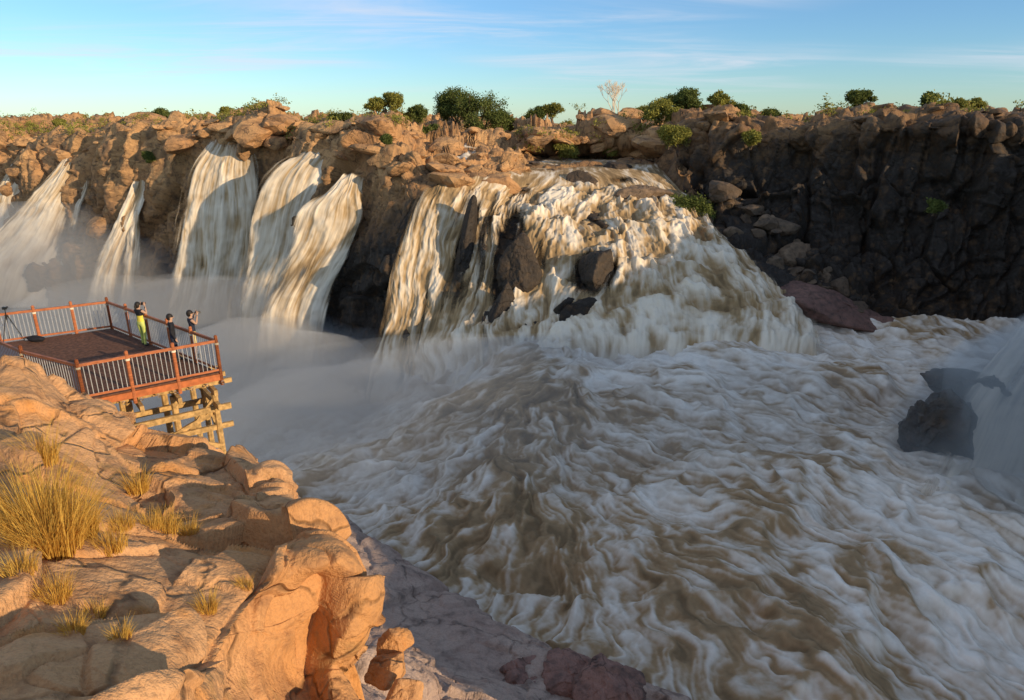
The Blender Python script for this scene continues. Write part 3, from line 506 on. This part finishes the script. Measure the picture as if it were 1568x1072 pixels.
beam(asu,Bp+axA*.15+inw*.02+up*-1.2,Bp+axA*.92+inw*.02+up*-2.7,.1,.16); beam(asu,Bp+axA*.62+inw*.3+up*-2.4,Bp+axA*.93+inw*.1+up*-.9,.1,.14)
beam(asu,Bp+axA*.93+inw*.1+up*-2.6,Bp+axA*.93+inw*1.6+up*-1.0,.1,.14); beam(asu,Bp+axA*.93-inw*.4+up*-1.1,Bp+axA*.93+inw*3+up*-1.1,.12,.2); beam(asu,Bp+axA*.2+inw*.2+up*-2.5,Bp+axA*.95+inw*.2+up*-1.4,.1,.15)
beam(asu,Bp+axA*.1+inw*1.6+up*-1.5,Bp+axA*1.02+inw*1.6+up*-1.5,.12,.2)
asu.obj("support_frame",M_post,plat)
al_=Acc()
for k in range(9): c=Bp+axA*(k/8)-inw*.06+up*-.33; al_.add(*cyl(c,c-inw*.1,.05,.05,8))
al_.obj("beam_end_caps",M_cap,plat)
# ------------------------------------------------------------ people
SK=simple("skin",(.45,.27,.18),.6,.1); HAIR=simple("hair",(.02,.015,.012),.6,.2); BLK=simple("black_cloth",(.015,.015,.02),.8,.3); LIME=simple("lime_trousers",(.50,.55,.14),.8,.15); YEL=simple("yellow_top",(.75,.60,.08),.8,.15); CRM=simple("cream_shorts",(.65,.52,.22),.8,.1); NAVY=simple("navy_trousers",(.02,.025,.045),.8,.2); SHOE=simple("shoe",(.05,.045,.04),.7,.2); CAMB=simple("camera_black",(.02,.02,.02),.4,.1)
def skin(name,pts,edges,rad,root,parent,mats,matf=None,sub=2):
    me=bpy.data.meshes.new(name); me.from_pydata(pts,edges,[]); o=bpy.data.objects.new(name,me); scn.collection.objects.link(o)
    md=o.modifiers.new("skin",'SKIN'); 
    for i,r in enumerate(rad): sv=me.skin_vertices[0].data[i]; sv.radius=(r,r) if not isinstance(r,tuple) else r; sv.use_root=(i==root)
    o.modifiers.new("sub",'SUBSURF').levels=sub; dg=bpy.context.evaluated_depsgraph_get(); dg.update(); ev=o.evaluated_get(dg); m2=bpy.data.meshes.new_from_object(ev)
    o.modifiers.clear(); o.data=m2; m2.materials.clear()
    for m in mats: m2.materials.append(m)
    for p in m2.polygons:
        p.use_smooth=True
        if matf: p.material_index=matf(p.center)
    o.parent=parent; return o
def person(name,loc,face,arms,top,bottom,bare_arm=True,hem=.08,waist=.98,h=1.68,hair_long=True,camera=False,stride=.05,sleeve=.16,band=None):
    k=h/1.70; e=empty(name,loc); e.rotation_euler=(0,0,face); e.scale=(k,k,k)   # faces +Y locally
    P_=[(0,0,.95),(0,.01,1.08),(0,.02,1.25),(0,0,1.40),(0,.0,1.47),(0,.015,1.53),(0,.02,1.60),(0,.01,1.66)]
    R_=[(.15,.11),(.125,.095),(.14,.10),(.13,.085),(.055,.055),(.07,.08),(.082,.095),(.05,.06)]
    E=[(0,1),(1,2),(2,3),(3,4),(4,5),(5,6),(6,7)]
    for sx,st in((-1,stride),(1,-stride)):
        b=len(P_); P_+= [(sx*.10,0,.88),(sx*.105,.03+st*.5,.50),(sx*.11,-.01+st,.10),(sx*.115,-.02+st,.045),(sx*.13,.15+st,.03)]; R_+=[.095,.062,.043,.042,.035]
        E+=[(0,b),(b,b+1),(b+1,b+2),(b+2,b+3),(b+3,b+4)]
    hands=[]
    for sx,(el,wr) in zip((-1,1),arms):
        b=len(P_); P_+=[(sx*.18,0,1.39),el,wr]; R_+=[.058,.042,.028]; E+=[(3,b),(b,b+1),(b+1,b+2)]; hands.append((Vector(el),Vector(wr),sx))
    def mf(c):
        if c.z<.085: return 3
        if c.z<waist and abs(c.x)<.24: return 1 if c.z>hem else 2
        if c.z>1.455 and abs(c.x)<.11 and c.y<.14: return 2
        if abs(c.x)>sleeve+.02 or c.y>.17: return 2 if bare_arm else 0
        if band and c.z<band: return 4
        return 0
    skin("body",P_,E,R_,0,e,[top,bottom,SK,SHOE,YEL],mf)
    V,Fc=ICO[3]; W_=V*np.array([.088,.10,.118])+np.array([0,.012,1.615]); keep=(W_[:,2]>1.60)|(W_[:,1]<.02); W_=np.where(keep[:,None],W_+V*.012,(W_-np.array([0,.012,1.615]))*.6+np.array([0,.012,1.615]))
    W_[:,1]-=.012; mesh_obj("hair",W_,Fc,HAIR,None,None,True,e)
    fa=Acc(); V3,F3=ICO[3]
    fa.add(V3*np.array([.012,.02,.02])+np.array([0,.125,1.595]),F3); fa.add(V3*np.array([.012,.02,.028])+np.array([.088,.015,1.60]),F3); fa.add(V3*np.array([.012,.02,.028])+np.array([-.088,.015,1.60]),F3); fa.obj("nose_and_ears",SK,e,True)
    ey=Acc(); 
    for x in(-.032,.032): ey.add(V3*.010+np.array([x,.108,1.62]),F3)
    ey.add(V3*np.array([.024,.008,.005])+np.array([0,.108,1.555]),F3); ey.obj("eyes_and_mouth",HAIR,e,True)
    if hair_long:
        mesh_obj("ponytail",V3*np.array([.035,.035,.10])+np.array([0,-.12,1.55]),F3,HAIR,None,None,True,e)
    for el,wr,sx in hands:
        d=(wr-el).normalized(); side=d.cross(Vector((0,0,1)) if abs(d.z)<.9 else Vector((0,1,0))).normalized(); nrm=side.cross(d)
        pts=[wr,wr+d*.05,wr+d*.085]; rr=[.026,.034,.032]; ee=[(0,1),(1,2)]
        for j,(o_,l_) in enumerate(((-.027,.062),(-.009,.075),(.009,.07),(.027,.055))):
            b=len(pts); pts+=[wr+d*.095+side*o_,wr+d*(.095+l_*.5)+side*o_*1.1+nrm*.008,wr+d*(.09+l_*.85)+side*o_*1.1+nrm*.035]; rr+=[.011,.0095,.008]; ee+=[(2,b),(b,b+1),(b+1,b+2)]
        b=len(pts); pts+=[wr+d*.04-side*.035*sx+nrm*.01,wr+d*.075-side*.055*sx+nrm*.03]; rr+=[.012,.009]; ee+=[(1,b),(b,b+1)]
        skin("hand",[tuple(p) for p in pts],ee,rr,0,e,[SK],None,1)
    if camera:
        cb_=Acc(); beam(cb_,(-.065,.235,1.60),(.065,.235,1.60),.06,.09); cb_.add(*cyl((0,.255,1.60),(0,.36,1.60),.036,.036,12)); cb_.add(*cyl((0,.36,1.60),(0,.361,1.60),.036,.001,12)); beam(cb_,(-.025,.235,1.655),(.025,.235,1.655),.05,.03); cb_.obj("held_camera",CAMB,e)
    return e
camarms=[((-.27,.10,1.26),(-.13,.20,1.53)),((.27,.10,1.26),(.13,.20,1.53))]
relaxed=[((-.24,-.04,1.13),(-.24,.05,.88)),((.24,-.04,1.13),(.25,.06,.88))]
pw=dk(222,529); person("woman_photographer",tuple(pw),math.radians(-20),camarms,BLK,LIME,camera=True,h=1.68,band=1.2)
p2=dk(271,553); person("standing_visitor",tuple(p2),math.radians(-60),relaxed,BLK,NAVY,bare_arm=False,h=1.72,hair_long=False)
p3=dk(287,553); person("visitor_with_camera",tuple(p3+np.array([.15,.4,0])),math.radians(-50),camarms,NAVY,CRM,hem=.45,camera=True,h=1.74,hair_long=False)
tp=dk(20,524); tr=empty("camera_tripod",tuple(tp)); ta=Acc()
for a in(0.3,2.4,4.5): ta.add(*cyl((math.cos(a)*.42,math.sin(a)*.42,0),(math.cos(a)*.04,math.sin(a)*.04,1.05),.013,.018,6))
ta.add(*cyl((0,0,.9),(0,0,1.3),.016,.016,6)); ta.add(*cyl((0,0,1.02),(0,0,1.1),.05,.05,8)); beam(ta,(-.07,0,1.36),(.07,0,1.36),.07,.1); ta.add(*cyl((0,.03,1.36),(0,.16,1.36),.036,.036,10)); ta.obj("legs_and_camera",CAMB,tr)
bgp=dk(55,523); V,Fc=boulder_geo((0,0,.13),(.26,.16,.14),Euler((0,0,0)),np.random.default_rng(2),4,soft=8); bo=mesh_obj("camera_bag",V,Fc,BLK); bo.location=tuple(bgp)
# ------------------------------------------------------------ spray mist: thin homogeneous puffs of real volume
mm={}
def mist(center,rad,dens,seed):
    V,Fc=ICO[4]; V=V*(1+.28*fbm(V*1.6+seed*9.1,3,seed))[:,None]
    if dens not in mm:
        m,nt=newmat("mist"); g=N(nt); out=g.n('ShaderNodeOutputMaterial'); vs=g.n('ShaderNodeVolumeScatter'); vs.inputs['Color'].default_value=(1,1,1,1); vs.inputs['Density'].default_value=dens; vs.inputs['Anisotropy'].default_value=0.; g.l(vs.outputs[0],out.inputs['Volume']); mm[dens]=m
    return mesh_obj("spray_mist",V*np.array(rad)+np.array(center),Fc,mm[dens])
for i,(c,r,d) in enumerate([((-100,140,-40),(62,44,21),.025),((-58,112,-42),(32,28,17),.03),((-36,90,-43),(26,28,15),.05),((-22,76,-38),(17,17,9.5),.04),
  ((8,76,-29),(28,6.5,5),.05),((2,62,-28),(36,18,5.5),.02),
  ((49,50,-24),(16,13,11),.08)]): mist(c,r,d,i+1)
